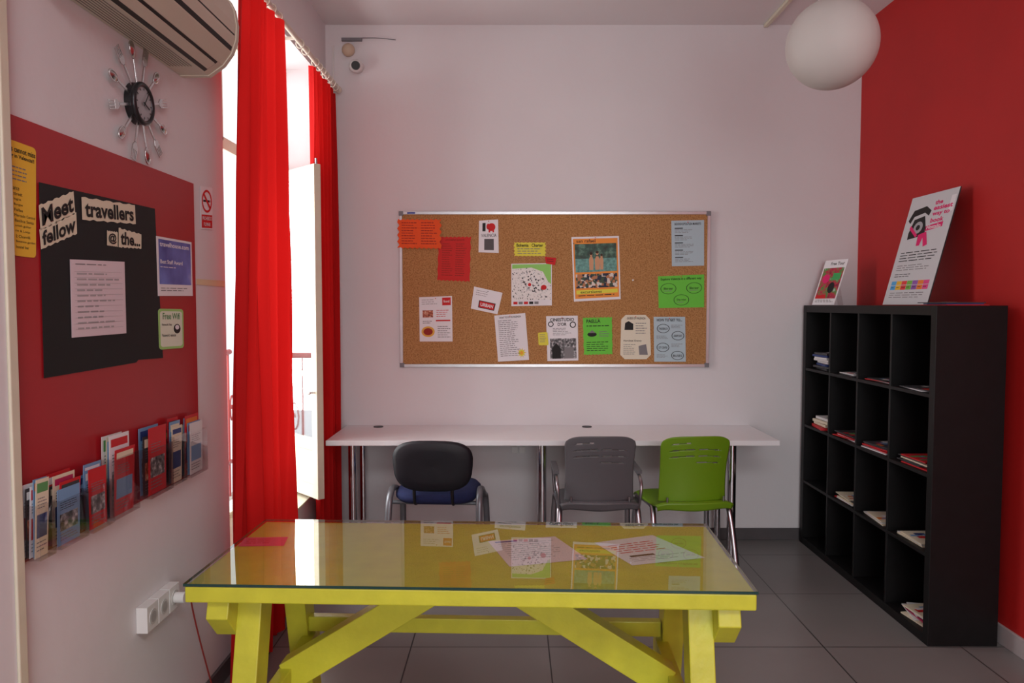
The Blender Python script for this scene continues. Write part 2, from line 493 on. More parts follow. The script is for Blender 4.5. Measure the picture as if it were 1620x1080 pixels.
# ================================================================ DESK along back wall
b = MB()
DX0, DX1, DY0, DZ = -1.04, 1.495, 4.13, .733
b.box((DX0, DY0, DZ-.028), (DX1, D-.002, DZ), deskM)
for gx in (-.83, .465):
    b.cyl((gx, 4.60, DZ), (gx, 4.60, DZ+.004), .03, blackM)
for lx in (-.92, .175, 1.27):
    for ly in (4.27, 4.56):
        b.cyl((lx, ly, .0), (lx, ly, DZ-.028), .025 if ly < 4.4 else .02, chromeM)
        b.cyl((lx, ly, .0), (lx, ly, .012), .033, blkpl); b.cyl((lx, ly, DZ-.04), (lx, ly, DZ-.028), .045, steelM)
b.build('wall_desk', bevel=.0015)
b = MB()
for px in (814, 826): 
    p = BW(px, 711); b.box((p.x-.02, D-.012, p.z-.02), (p.x+.02, D-.001, p.z+.02), whiteP)
b.build('wall_socket', bevel=.002)

# ================================================================ CORK BOARD
tl = BW(632, 335); br_ = BW(1120, 580)
b = MB()
b.box((tl.x, D-.012, br_.z), (br_.x, D-.001, tl.z), corkM)
fw = .018
for a0, a1 in (((tl.x, br_.z), (br_.x, br_.z+fw)), ((tl.x, tl.z-fw), (br_.x, tl.z)), ((tl.x, br_.z), (tl.x+fw, tl.z)), ((br_.x-fw, br_.z), (br_.x, tl.z))):
    b.box((a0[0], D-.019, a0[1]), (a1[0], D-.001, a1[1]), aluM)
for cx in (tl.x, br_.x-.024):
    for cz in (br_.z, tl.z-.024):
        b.box((cx-.002, D-.021, cz-.002), (cx+.026, D-.001, cz+.026), plgM)
b.box((tl.x+.05, D-.0195, tl.z-.014), (tl.x+.1, D-.018, tl.z-.004), inkB)
b.build('cork_board', bevel=.0015)

def bp(c, base, layer=0, outline=None, off=None):
    off = off or .0135+.0012*layer
    return Sheet([BW(x, y, off) for x, y in c], base, outline=outline)
pinM = mat('push_pin', (200, 30, 30), .3)
def pin(s, u=.5, v=.04, m=None):
    p = s.p(u, v, 0); q = s.p(u, v, .006); s.mb.cyl(p, q, .003, m or pinM, n=10)

s = bp([(630,346),(697,346),(697,393),(630,392)], paperO, 1, wavy(), off=.023)
for c0, c1 in ((.08,.46),(.54,.92)): s.lines(c0, .12, c1, .92, 9, inkO)
pin(s); s.build('orange_notice')
s = bp([(694,374),(745,374),(743,445),(692,443)], paperR, 0, wavy(8,.012))
s.text('UPCOMING EVENTS', .2, .06, .8, .10, inkO)
for c0, c1 in ((.12,.46),(.54,.88)): s.lines(c0, .16, c1, .92, 15, inkO)
pin(s); s.build('red_notice')
s = bp([(758,349),(788,347),(789,400),(757,399)], paper)
s.text('I', .18, .08, .34, .34, ink, .03)
s.ell(.65, .22, .2, .12, inkR); s.quad(.5, .26, .58, .38, inkR, 3); s.quad(.7, .26, .78, .38, inkR, 3); s.ell(.48, .2, .09, .09, inkR, 3)
s.text('VALENCIA', .12, .42, .9, .52, ink, .0)
s.quad(.28, .58, .76, .92, mat('qr_grey', (90, 88, 90), .8)); pin(s); s.build('souvenir_flyer')
s = bp([(813,383),(863,383),(863,405),(814,405)], paperY, 0, wavy(8,.02))
s.text('Bohemia', .08, .1, .46, .34, ink, .02); s.text('Charter', .56, .1, .92, .34, ink, .02)
s.lines(.1, .45, .9, .95, 3, inkG); s.build('yellow_notice')
mapM = mat_ramp('city_map_blocks', [(0, (238, 236, 232)), (.45, (240, 240, 236)), (.7, (60, 60, 62)), (.85, (205, 205, 205))], 110, .7, 'voronoi')
mapM2 = mat_ramp('city_map_light', [(0, (238, 236, 232)), (.75, (220, 220, 216)), (.93, (90, 90, 90))], 160, .7, 'voronoi')
s = bp([(809,417),(873,416),(873,483),(809,484)], paper)
s.quad(.02, .02, .98, .86, mapM2, 1)
s.poly([(.02,.02),(.98,.02),(.98,.5),(.9,.42),(.78,.2),(.5,.1),(.02,.12)], mat('map_green', (150, 215, 110), .7), 2)
s.poly([(.2,.25),(.55,.15),(.8,.35),(.82,.6),(.5,.75),(.25,.6)], mapM, 2)
s.ell(.8, .57, .07, .06, inkR, 4); s.ell(.45, .5, .04, .04, inkR, 4)
for i in range(5): s.quad(.05+i*.13, .9, .15+i*.13, .96, [inkR, inkG, inkR, ink, inkG][i], 2)
s.build('city_map')
s = bp([(862,406),(880,408),(878,419),(864,417)], inkR, 1, off=.016); s.lines(.15, .25, .85, .8, 2, ink, rag=.1); s.build('red_tag')
s = bp([(904,375),(979,373),(982,473),(908,477)], paper)
s.quad(.03, .03, .97, .96, mat('poster_orange', (236, 146, 50), .6))
s.quad(.06, .11, .94, .55, mat_ramp('jungle_pool', [(.3, (24, 40, 28)), (.5, (40, 78, 62)), (.65, (90, 130, 110)), (.8, (70, 90, 50))], 28, .5), 2)
s.quad(.06, .34, .94, .55, mat_ramp('pool_water', [(.3, (44, 104, 98)), (.7, (100, 165, 152))], 60, .4), 3)
skin = mat('poster_skin', (205, 155, 118), .7)
for x, hh, wd in ((.40,.235,.045),(.53,.215,.05),(.62,.26,.035)):
    s.poly([(x-wd,.52),(x-wd*1.1,.36),(x-wd*.5,.31),(x+wd*.5,.31),(x+wd*1.1,.37),(x+wd*.8,.52)], skin, 4); s.ell(x, hh+.045, wd*.6, .032, skin, 5); s.ell(x, hh+.03, wd*.62, .022, mat('hair_brown', (60, 36, 22), .7), 6)
s.text('san rafael', .1, .04, .5, .09, ink, .01)
s.quad(.06, .58, .94, .80, mat_ramp('collage', [(0, (30, 40, 60)), (.35, (180, 120, 80)), (.6, (60, 80, 60)), (.8, (220, 210, 200))], 60, .6, 'voronoi'), 2)
s.quad(.06, .83, .94, .89, paperY, 2); s.text('excursiones', .15, .84, .6, .88, ink, .01); s.lines(.1, .91, .9, .95, 1, ink)
pin(s, .5, .02); pin(s, .04, .1, blackM); s.build('excursion_poster')
s = bp([(1062,349),(1114,348),(1114,420),(1063,421)], paperB)
s.text('BOOKSHOPS & FLEA MARKETS', .1, .05, .9, .1, ink, .01)
for k in range(5): s.quad(.1, .16+k*.16, .35, .18+k*.16, ink, 2); s.lines(.1, .2+k*.16, .7, .29+k*.16, 3, inkG)
pin(s); s.build('blue_notice')
s = bp([(1041,437),(1114,434),(1114,486),(1042,487)], paperG)
s.text('Explore Valencia in a different way', .06, .06, .94, .16, ink, .012)
for x, y in ((.22,.40),(.78,.40),(.5,.76)):
    s.ell(x, y, .17, .17, ink, 2, ring=.07); s.text('Bike tour' if y < .5 else 'Day trips', x-.1, y-.04, x+.1, y+.03, ink); s.lines(x-.1, y+.06, x+.1, y+.12, 1, inkG)
pin(s); s.build('green_notice')
ph1 = mat_ramp('photo_warm', [(.3, (60, 30, 25)), (.5, (180, 90, 60)), (.7, (230, 200, 170))], 70, .6)
ph2 = mat_ramp('photo_bw', [(.3, (20, 20, 22)), (.5, (110, 110, 112)), (.7, (220, 220, 222))], 60, .6)
s = bp([(663,470),(715,468),(716,540),(664,540)], paper)
s.quad(.7, .03, .96, .2, inkR); s.text('food', .74, .08, .92, .14, paper)
s.lines(.08, .06, .6, .2, 3, inkL); s.quad(.1, .3, .42, .46, ph1); s.lines(.52, .3, .94, .48, 4, inkR)
s.quad(.5, .52, .94, .55, inkR); s.lines(.1, .54, .44, .62, 2, ink)
s.ell(.26, .78, .2, .12, mat('paella_yellow', (225, 170, 60), .6)); s.ell(.26, .78, .14, .08, inkO, 3); s.lines(.55, .66, .94, .94, 6, inkG)
pin(s); s.build('food_flyer')
s = bp([(750,453),(795,463),(787,497),(745,488)], paper)
s.lines(.1, .12, .6, .4, 3, inkL); s.quad(.25, .55, .85, .88, ink); s.quad(.28, .58, .82, .85, inkR, 2); s.text('URBAN', .32, .64, .78, .79, paper, .02, 4); pin(s, .5, .08, blackM); s.build('club_flyer')
s = bp([(782,499),(831,495),(837,569),(788,572)], paper)
s.text('WHAT TO DO IN VALENCIA', .15, .04, .85, .08, ink, .01); s.lines(.1, .12, .75, .92, 19, inkG)
s.ell(.78, .84, .09, .07, paperY); s.ell(.78, .84, .05, .04, mat('sun_orange', (245, 170, 40), .6), 3)
for i in range(10):
    a = i*.628; s.poly([(.78+.09*math.cos(a-.15), .84+.07*math.sin(a-.15)), (.78+.16*math.cos(a), .84+.12*math.sin(a)), (.78+.09*math.cos(a+.15), .84+.07*math.sin(a+.15))], paperYel, 2)
pin(s); s.build('activity_list')
s = bp([(851,526),(866,525),(868,546),(852,546)], paperY, 1, rounded(.15,.1), off=.016); s.lines(.15, .15, .85, .85, 5, inkG); s.build('yellow_sticker')
s = bp([(864,500),(914,499),(915,570),(866,571)], paper)
s.text('CINESTUDIO', .12, .05, .88, .12, ink, .02); s.text("D'OR", .36, .15, .64, .22, ink, .02)
s.ell(.14, .18, .09, .06, ink, 2, ring=.3); s.ell(.84, .2, .1, .07, ink, 2, ring=.3); s.lines(.2, .27, .8, .45, 5, inkG)
s.quad(.1, .5, .94, .95, ph2); s.poly([(.16,.95),(.16,.72),(.3,.6),(.44,.72),(.44,.95)], ink, 3); s.poly([(.55,.95),(.55,.7),(.85,.7),(.85,.95)], inkG, 3)
pin(s); s.build('cinema_notice')
s = bp([(922,502),(968,501),(969,560),(924,561)], paperG, 0, wavy(8,.01))
s.text('PAELLA', .12, .06, .6, .15, ink, .02); s.lines(.12, .22, .9, .3, 1, ink)
s.ell(.3, .46, .16, .06, ink); s.poly([(.2,.42),(.3,.34),(.42,.42)], inkG, 3); s.lines(.55, .38, .9, .56, 3, inkG)
s.lines(.1, .66, .9, .94, 5, ink); pin(s); s.build('paella_notice')
s = bp([(983,498),(1028,498),(1030,568),(981,568)], paperC, 0, [(.15,0),(.85,0),(1,.1),(1,.9),(.85,1),(.15,1),(0,.9),(0,.1)])
s.text('GUIDE OF VALENCIA', .2, .05, .85, .1, ink, .01); s.poly([(.12,.34),(.14,.18),(.26,.14),(.42,.2),(.42,.34)], ink); s.lines(.5, .18, .9, .46, 5, inkG)
s.text('Horchata Granny', .1, .56, .7, .61, ink, .01); s.lines(.1, .66, .5, .92, 6, inkG); s.poly([(.62,.9),(.6,.7),(.85,.66),(.9,.9)], inkG); pin(s); s.build('cream_notice')
s = bp([(1034,501),(1084,501),(1085,572),(1035,572)], paperB)
s.text('HOW TO GET TO...', .1, .04, .9, .1, ink, .02)
for x, y, t in ((.3,.26,'THE BEACH'),(.76,.42,'AIRPORT'),(.28,.68,'CITY CENTRE'),(.74,.86,'BUSES')):
    s.ell(x, y, .2, .1, ink, 2, ring=.1); s.text(t, x-.14, y-.02, x+.14, y+.03, ink, .01)
for x, y in ((.72,.22),(.25,.46),(.72,.64),(.25,.88)): s.lines(x-.17, y-.04, x+.2, y+.05, 3, inkG)
pin(s); s.build('directions_notice')
b = MB(); p = BW(1001, 443, .012); b.cyl(p, p+Vector((0,-.012,0)), .005, whiteP, n=12); b.build('push_pin')

# ================================================================ CCTV + alarm on back wall
b = MB()
p = BW(563, 104, .06)
b.cyl((p.x, D-.001, p.z+.012), (p.x, D-.03, p.z+.012), .04, whiteP)
b.sphere((p.x, D-.055, p.z), (.043, .043, .04), whiteP); b.cyl((p.x+.004, D-.085, p.z-.006), (p.x+.006, D-.103, p.z-.01), .027, blackM, .024)
b.build('dome_security_camera')
b = MB(); p = BW(551, 79, .02)
b.sphere((p.x, D-.02, p.z), (.04, .03, .04), mat('alarm_cream', (205, 185, 160), .5)); b.build('alarm_bell')
b = MB(); c1 = BW(540, 62, .02); c2 = BW(572, 60, .02); c3 = BW(626, 63, .01)
b.box((c1.x, D-.02, c1.z-.008), (c2.x, D-.001, c2.z+.002), plgM)
b.tube([c2, (c2+c3)/2+Vector((0,0,.006)), c3], .0025, plgM, n=8); b.tube([BW(527,72,.006), BW(527,240,.006), BW(527,672,.006)], .005, whiteP, n=8)
b.build('cable_trunking')

# ================================================================ BOOKSHELF
SX0, SX1, SY0, SY1, SH = 1.815, 2.12, 3.19, 4.645, 1.487
b = MB(); T = .042
b.box((SX0, SY0, 0), (SX1, SY0+T, SH), blkwood); b.box((SX0, SY1-T, 0), (SX1, SY1, SH), blkwood)
b.box((SX0, SY0+T, 0), (SX1, SY1-T, T), blkwood); b.box((SX0, SY0+T, SH-T), (SX1, SY1-T, SH), blkwood)
b.box((SX1-.006, SY0+T, T), (SX1-.001, SY1-T, SH-T), blkwood)
cw = (SY1-SY0-2*T)/4; ch = (SH-2*T)/4
for i in (1, 2, 3):
    y = SY0+T+cw*i; b.box((SX0+.003, y-.008, T), (SX1-.007, y+.008, SH-T), blkwood)
    z = T+ch*i
    b.box((SX0+.002, SY0+T, z-.008), (SX1-.007, SY1-T, z+.008), blkwood)
b.build('bookshelf', bevel=.0015)

cols = [(225,225,225),(200,30,40),(40,60,120),(225,215,190),(60,60,64),(220,120,40),(90,150,90),(232,232,236),(180,40,90),(120,160,200)]
cm = [mat('print_%d' % i, c, .5) for i, c in enumerate(cols)]
def mag_stack(cx, cy, z, w, d, n, th, spread=.12, pal=None, name='magazine_stack'):
    b = MB(); zz = z+.0005
    pal = pal or cm
    for k in range(n):
        a = random.uniform(-spread, spread); ox = random.uniform(-.01, .01); oy = random.uniform(-.03, .03) if n > 3 and th < .01 else random.uniform(-.012, .012)
        ca, sa = math.cos(a), math.sin(a); m = random.choice(pal)
        ex = Vector((ca, sa, 0)); ey = Vector((-sa, ca, 0)); O = Vector((cx+ox, cy+oy, zz))
        ww = w*random.uniform(.85, 1); dd = d*random.uniform(.75, 1)
        b.prism([(-ww/2,-dd/2),(ww/2,-dd/2),(ww/2,dd/2),(-ww/2,dd/2)], O, ex, ey, (0,0,1), 0, th*.85, m)
        if k >= n-2:
            for q in range(7):
                x0 = random.uniform(-.48, .1)*ww; y0 = random.uniform(-.45, .2)*dd; x1 = x0+random.uniform(.12, .35)*ww; y1 = y0+random.uniform(.08, .25)*dd
                b.prism([(x0,y0),(x1,y0),(x1,y1),(x0,y1)], O, ex, ey, (0,0,1), th*.85, th*.85+.00006*(q+1), random.choice(cm))
        zz += th
    return b.build(name)
def cell(c, r):   # c 0 = far, r 0 = top ; returns cy, z
    return SY1-T-cw*(c+.5), SH-T-ch*(r+1)+.008
white_p = [cm[0], cm[7], cm[3], cm[1], cm[4]]
for c, r, n, th, w, d, pal, dx in (
    (0,0,8,.013,.15,.21,[cm[2],cm[4],cm[0],cm[9],cm[4]],0),(1,0,3,.004,.15,.22,white_p,0),(2,0,3,.004,.15,.25,white_p,0),(3,0,2,.004,.15,.24,white_p,0),
    (0,1,4,.017,.14,.2,[cm[3],cm[0],cm[1],cm[3]],0),(1,1,6,.005,.17,.26,white_p,0),(2,1,6,.005,.17,.26,white_p,0),(3,1,6,.006,.19,.25,white_p+[cm[8]],0),
    (1,2,6,.005,.16,.24,white_p,0),(2,2,3,.005,.16,.24,[cm[3],cm[0]],0),(3,2,4,.005,.17,.24,[cm[3],cm[5],cm[4],cm[0]],0)):
    cy, z = cell(c, r)
    mag_stack(SX0+.02+w/2+dx, cy, z, w, d, n, th, pal=pal, spread=.15)
mag_stack(SX0+.13, SY0+T+.16, T, .2, .2, 6, .007, spread=.25, pal=[cm[0], cm[7], cm[1], cm[8], cm[3]])
# magazines on the shelf top
mag_stack(1.97, 3.335, SH, .19, .24, 3, .005, spread=.08, pal=[cm[4], cm[1], cm[2]])

# ---------------- poster board leaning against the red wall
BRc = Vector((1.95, 3.51, SH+.004)); BLc = Vector((1.945, 3.92, SH+.004))
upv = Vector((.155, 0.02, .555))
TLc = BLc+upv; TRc = BRc+upv
s = Sheet([TLc, TRc, BRc, BLc], mat('poster_edge_dark', (40, 38, 40), .5), thick=.006)
s.quad(0, 0, 1, 1, mat('poster_face', (208, 211, 214), .45), .5)
tel = ink
s.poly([(.06,.22),(.14,.13),(.40,.11),(.53,.16),(.50,.205),(.40,.17),(.18,.19),(.12,.25)], tel, 2)
s.poly([(.20,.22),(.42,.20),(.52,.33),(.5,.38),(.15,.40),(.14,.34)], tel, 2); s.ell(.33, .30, .10, .055, mat('poster_grey', (170,170,175), .5), 3); s.ell(.33, .30, .045, .025, tel, 4)
s.text('the', .57, .075, .73, .115, inkP, .03); s.text('easiest', .57, .125, .95, .165, inkP, .03); s.text('way to', .57, .18, .92, .225, inkP, .03); s.text('book', .57, .235, .84, .275, inkP, .03)
s.poly([(.5,.30),(.85,.28),(.85,.325),(.5,.345)], inkP, 2); s.text('Hostalio', .53, .295, .82, .33, paper, .02, 4)
s.poly([(.16,.27),(.36,.37),(.33,.39),(.14,.3)], inkP, 4)
s.poly([(.38,.37),(.55,.35),(.64,.47),(.56,.485),(.5,.40),(.47,.47),(.4,.47)], inkP, 4)
s.lines(.1, .52, .92, .62, 4, ink, rag=.15); s.lines(.1, .64, .85, .70, 3, inkG)
s.lines(.1, .72, .5, .76, 2, ink)
cc = [(80,170,230),(240,190,40),(230,60,60),(120,190,70),(150,90,180),(240,130,40),(230,70,140)]
for i in range(7):
    m_ = mat('chart_%d' % i, cc[i], .5); s.quad(.08+i*.12, .785, .195+i*.12, .82, m_, 2); s.quad(.08+i*.12, .825, .195+i*.12, .865, m_, 2)
    s.lines(.1+i*.12, .84, .18+i*.12, .86, 1, ink, 3)
s.lines(.1, .89, .9, .95, 3, inkG); s.quad(.88, .06, .97, .2, paper, 2)
s.build('poster_board')

# ---------------- small flyer display on the shelf top
BL2 = Vector((1.835, 4.57, SH+.003)); BR2 = Vector((1.89, 4.385, SH+.003)); up2 = Vector((.085, .01, .27))
s = Sheet([BL2+up2, BR2+up2, BR2, BL2], paper, thick=.002)
s.quad(.05, .18, .95, .86, mat_ramp('flyer_photo', [(.3, (40, 25, 30)), (.48, (190, 40, 70)), (.6, (60, 140, 60)), (.75, (220, 220, 220))], 22, .5), 1)
s.text('Free Tour', .3, .05, .9, .12, ink, .01); s.ell(.28, .42, .16, .1, inkP, 2); s.ell(.62, .62, .14, .12, ink, 2); s.lines(.1, .89, .9, .96, 2, ink)
s.quad(.55,.3,.9,.45, mat('flyer_green',(60,170,90),.5),2); s.quad(.05, .78, .5, .86, inkR, 3)
back = BL2.lerp(BR2, .5)+up2*.7
s.mb.obox(back+Vector((.012,0,0)), Vector((back.x+.06, back.y+.02, SH+.001)), .04, .002, acryM)
s.build('flyer_display')

# ================================================================ CHAIRS
def shell_chair(name, loc, rz, m, fm, arms):
    e = empty(name, loc, rz)
    b = MB()
    def back(u, v):
        k = 2*u-1
        w = .180+.006*v-.006*math.sin(v*math.pi)
        z = .47+.350*v-.022*abs(k)**6*v - .008*abs(k)**2*v
        y = -.205-.055*v+.045*k*k+.012*math.sin(v*math.pi)
        x = k*w*(1-.05*(max(0, v-.9)*10)**2*abs(k)**3)
        return (x, y, z)
    rows = (.60, .70, .80, .90)
    def skip(u, v):
        for i, r in enumerate(rows[:4]):
            c = r-.03*(2*u-1)**2
            if abs(v-c) < .009:
                if i == 0: return .50 < u < .86
                if i == 3: return .14 < u < .40
                return .12 < u < .46 or .52 < u < .88
        return False
    b.grid(back, 50, 90, m, skip)
    def seat(u, v):   # v 0 rear
        k = 2*u-1
        x = k*(.205+.01*math.sin(v*math.pi)); y = -.215+.44*v
        z = .455-.02*math.sin(v*math.pi)*(1-k*k)-.03*max(0, v-.8)*5*max(0, v-.8)*5 + .02*(1-v)**4 - .02*abs(k)**6
        y += -.03*(1-k*k)*(1-v)**3
        return (x, y, z)
    b.grid(seat, 30, 30, m)
    def lip(u, v):
        x, y, z = seat(u, 0); return (x*(1-.04*v), y+.01*v-.004, z-.045*v*(1-.4*abs(2*u-1)**2))
    b.grid(lip, 30, 4, m)
    def join(u, v):
        x, y, z = back(u*.8+.1, 0); x2, y2, z2 = seat(u*.8+.1, .02); return (x+(x2-x)*v, y+(y2-y)*v, z+(z2-z)*v)
    b.grid(join, 20, 3, m)
    b.build('shell', e, solid=.008, recalc=False)
    b = MB()
    for sx in (-1, 1):
        b.tube([(sx*.222, -.27, 0), (sx*.207, -.17, .43), (sx*.2, -.10, .435), (sx*.2, .12, .425), (sx*.207, .17, .41), (sx*.222, .2, 0)], .012, fm, flat=1.3, chaikin=2)
        b.cyl((sx*.222, -.27, 0), (sx*.2215, -.268, .02), .017, blkpl, n=12); b.cyl((sx*.222, .2, 0), (sx*.2215, .199, .02), .017, blkpl, n=12)
        if arms:
            b.tube([(sx*.207, -.17, .43), (sx*.218, -.2, .52), (sx*.22, -.17, .58), (sx*.22, -.02, .60), (sx*.22, .1, .60), (sx*.218, .16, .56), (sx*.207, .15, .43)], .009, fm)
            b.obox((sx*.22, -.12, .605), (sx*.22, .1, .612), .03, .018, m)
        b.tube([(sx*.15, -.16, .43), (sx*.15, -.222, .46), (sx*.15, -.225, .5)], .006, fm)
    b.tube([(-.2, -.12, .43), (.2, -.12, .43)], .009, fm, chaikin=0); b.tube([(-.2, .12, .424), (.2, .12, .424)], .009, fm, chaikin=0)
    b.build('frame', e)
    return e
shell_chair('plastic_chair', (.452, 4.03, 0), math.radians(1), greyC, steelM, True)
shell_chair('plastic_chair', (.925, 4.03, 0), math.radians(6), greenC, steelM, False)

e = empty('office_chair', (-.40, 4.06, 0), math.radians(-3))
b = MB()
N = 40
def sup(t, a, bb, n): 
    c, s_ = math.cos(t), math.sin(t)
    return (a*math.copysign(abs(c)**(2/n), c), bb*math.copysign(abs(s_)**(2/n), s_))
prof = [(0.0, -.012), (.6, -.016), (.9, -.014), (1.0, -.004), (1.0, .008), (.93, .016), (.6, .02), (0, .02)]
vs = []
for sc_, dy in prof:
    for i in range(N):
        x, z = sup(2*math.pi*i/N, .208*max(sc_, .001), .135*max(sc_, .001), 3.2)
        y = -.235-.10*z+.35*x*x+dy
        w = 1+.10*(-z/.135)*(-.5)
        vs.append((x*w, y, .655+z))
fs = [(j*N+i, j*N+(i+1) % N, (j+1)*N+(i+1) % N, (j+1)*N+i) for j in range(len(prof)-1) for i in range(N)]
b.add(vs, fs, navyB, True)
b.build('backrest', e)
b = MB(); vs = []; prof = [(0, .03), (.7, .03), (.92, .024), (1.0, .005), (1.0, -.015), (.92, -.035), (0, -.035)]
for sc_, dz in prof:
    for i in range(N):
        x, y = sup(2*math.pi*i/N, .225*max(sc_, .001), .21*max(sc_, .001), 3.4); vs.append((x, y, .48+dz))
b.add(vs, [(j*N+i, j*N+(i+1) % N, (j+1)*N+(i+1) % N, (j+1)*N+i) for j in range(len(prof)-1) for i in range(N)], blueF, True)
b.build('seat', e)
b = MB()
for sx in (-1, 1):
    b.tube([(sx*.25, -.25, 0), (sx*.24, -.21, .36), (sx*.238, -.17, .50), (sx*.235, -.05, .51), (sx*.235, .08, .44), (sx*.24, .2, .40), (sx*.25, .22, 0)], .013, greyT, flat=1.4)
    b.cyl((sx*.25, -.25, 0), (sx*.2495, -.248, .02), .018, blkpl, n=12); b.cyl((sx*.25, .22, 0), (sx*.2495, .219, .02), .018, blkpl, n=12)
    b.tube([(sx*.10, -.1, .435), (sx*.10, -.19, .44), (sx*.10, -.215, .5), (sx*.10, -.215, .60)], .009, blkpl)
b.tube([(-.235, -.12, .435), (.235, -.12, .435)], .011, greyT, chaikin=0); b.tube([(-.24, .1, .432), (.24, .1, .432)], .011, greyT, chaikin=0)
b.build('frame', e)

# ================================================================ YELLOW TABLE
TZ = .750
e = empty('picnic_style_table', (-.108, 2.222, 0), math.radians(-2.1))
L, W = 1.512, .60
b = MB()
gt = TZ-.008
b.box((-L/2+.002, -W/2+.002, gt-.045), (L/2-.002, W/2-.002, gt-.001), yelM)
b.build('table_top', e, bevel=.004)
b = MB(); b.add([(-L/2, -W/2, TZ), (L/2, -W/2, TZ), (L/2, W/2, TZ), (-L/2, W/2, TZ)], [(0,1,2,3)], tglassM)
b.build('glass_top', e, recalc=False)
b = MB()
for a0, a1 in (((-L/2-.0006, -W/2-.0006), (L/2+.0006, -W/2)), ((-L/2-.0006, W/2), (L/2+.0006, W/2+.0006)), ((-L/2-.0006, -W/2), (-L/2, W/2)), ((L/2, -W/2), (L/2+.0006, W/2))):
    b.box((a0[0], a0[1], gt), (a1[0], a1[1], TZ-.0005), tedgeM)
b.build('glass_edge', e)
b = MB(); ub = gt-.045
for sx in (-1, 1):
    x = sx*.675 if sx < 0 else .69
    b.prism([(-.27,0),(-.285,-.05),(-.22,-.12),(.22,-.12),(.285,-.05),(.27,0)], (x, 0, ub), (0,1,0), (0,0,1), (1,0,0), -.03, .03, yelM)
    xi = -.613 if sx < 0 else .628
    for sy in (-1, 1):
        y0, y1 = sy*.16, sy*.33
        b.prism([(y0-.045, ub),(y0+.045, ub),(y1+.045, 0),(y1-.045, 0)], (xi, 0, 0), (0,1,0), (0,0,1), (1,0,0), -.034, .034, yelM)
    b.box((xi-sx*.034-.02, -.26, .30), (xi-sx*.034+.02, .26, .39), yelM)
    b.obox((sx*.09, 0, ub-.035), (sx*.575, 0, .36), .07, .09, yelM)
b.box((-.58, .20, .40), (.59, .235, .45), yelM)
b.box((-.26, -.06, ub-.03), (.26, .06, ub), yelM)
b.build('trestle_frame', e, bevel=.003)
def tp(name, c, base, txt):
    s = Sheet([HZ(x, y, gt) for x, y in c], None)
    s.c = [Vector((v.x, v.y, gt)) for v in s.c]; s.lift = .0002
    if s.n.z < 0: s.n = -s.n
    s.mb.add([s.p(u, v, 0) for u, v in ((0,0),(1,0),(1,1),(0,1))], [(0,1,2,3)], base)
    if txt: txt(s)
    return s.build(name)
pinkp = mat('pink_paper', (236, 100, 125), .7)
pinkw = mat('pale_pink_paper', (232, 214, 218), .7)
def t1(s): s.lines(.1, .2, .9, .85, 3, inkR)
def t2(s): s.lines(.1, .15, .9, .85, 9, inkL); s.quad(.08, .05, .4, .1, inkB, 2)
def t3(s):
    s.lines(.1, .2, .9, .6, 5, inkR); s.quad(.15, .66, .5, .72, ink, 2); s.lines(.1, .75, .9, .92, 3, inkL)
tp('pink_leaflet', [(388,850),(456,849),(449,863),(376,864)], pinkp, t1)
tp('loose_sheet', [(772,856),(878,848),(930,884),(806,896)], pinkw, t2)
tp('loose_sheet', [(940,858),(1032,846),(1116,882),(1000,894)], paper, t3)

# ================================================================ LEFT WALL
pz0, pz1, py0, py1 = .885, 1.925, 1.70, 2.705
b = MB(); b.box((XL+.0005, py0, pz0), (XL+.006, py1, pz1), panelR); b.build('red_notice_panel', bevel=.001)
def lp(c, base, off=.007, outline=None, mb=None): return Sheet([LW(x, y, off) for x, y in c], base, outline=outline, mb=mb)
s = lp([(10,218),(57,235),(57,408),(22,404)], paperYel, .009, rounded(.12, .04))
s.text('s cannot miss', .12, .05, .96, .095, ink, .02); s.text('g in Valencia!!', .12, .11, .92, .155, ink, .02)
for i, t in enumerate(['ance', 'street', 'logne', 'Burgos', 'Fallas', 'Mercado Central', 'Basilica Santa', 'anish guitar', 'rin & Lonja', '2 Chorrilli', 'Botanico garden', 'hostel bar']):
    s.text(t, .12, .40+i*.046, .12+.055*len(t), .425+i*.046, ink, .0)
s.lines(.12, .22, .8, .36, 4, inkG); s.build('yellow_poster')
s = lp([(62,288),(245,330),(258,566),(70,598)], cardBlack, .009, [(0,0),(1,0),(1,1),(.74,.985),(.72,1.0),(0,1)])
cbM = mat('cream_cutout', (222, 216, 190), .6)
def wtxt(t, c, bu=.05, bv=.18, m=ink, bold=.03):
    q = lp(c, None, .0105, mb=s.mb); q.lift = .0006
    n = 16; P = []
    for i in range(n): P.append((-bu+(1+2*bu)*i/n, -bv-.05*math.sin(i*1.9)))
    for i in range(3): P.append((1+bu, -bv+(1+2*bv)*i/3))
    for i in range(n): P.append((1+bu-(1+2*bu)*i/n, 1+bv+.05*math.sin(i*2.3)))
    for i in range(3): P.append((-bu, 1+bv-(1+2*bv)*i/3))
    q.poly(P, cbM, 1); q.text(t, 0, 0, 1, 1, m, bold, 3)
wtxt('Meet', [(64,329),(114,308),(116,334),(66,358)])
wtxt('fellow', [(65,366),(118,341),(119,366),(67,389)])
wtxt('travellers', [(133,317),(210,328),(211,350),(134,343)])
wtxt('@', [(171,368),(184,370),(184,387),(171,385)], .15); wtxt('the...', [(190,365),(221,373),(221,390),(190,387)], .08)
s.build('black_poster')
s = lp([(111,410),(197,414),(200,527),(114,534)], mat('sheet_pinkish', (222, 208, 214), .7), .0115)
s.lines(.08, .05, .9, .09, 1, inkG)
for i in range(11): s.quad(.06, .15+i*.075, .94, .153+i*.075, inkL, 2)
s.lines(.1, .17, .9, .95, 11, inkL, rag=.6); s.build('signup_sheet')
s = lp([(247,373),(303,383),(305,468),(250,468)], paper, .0095)
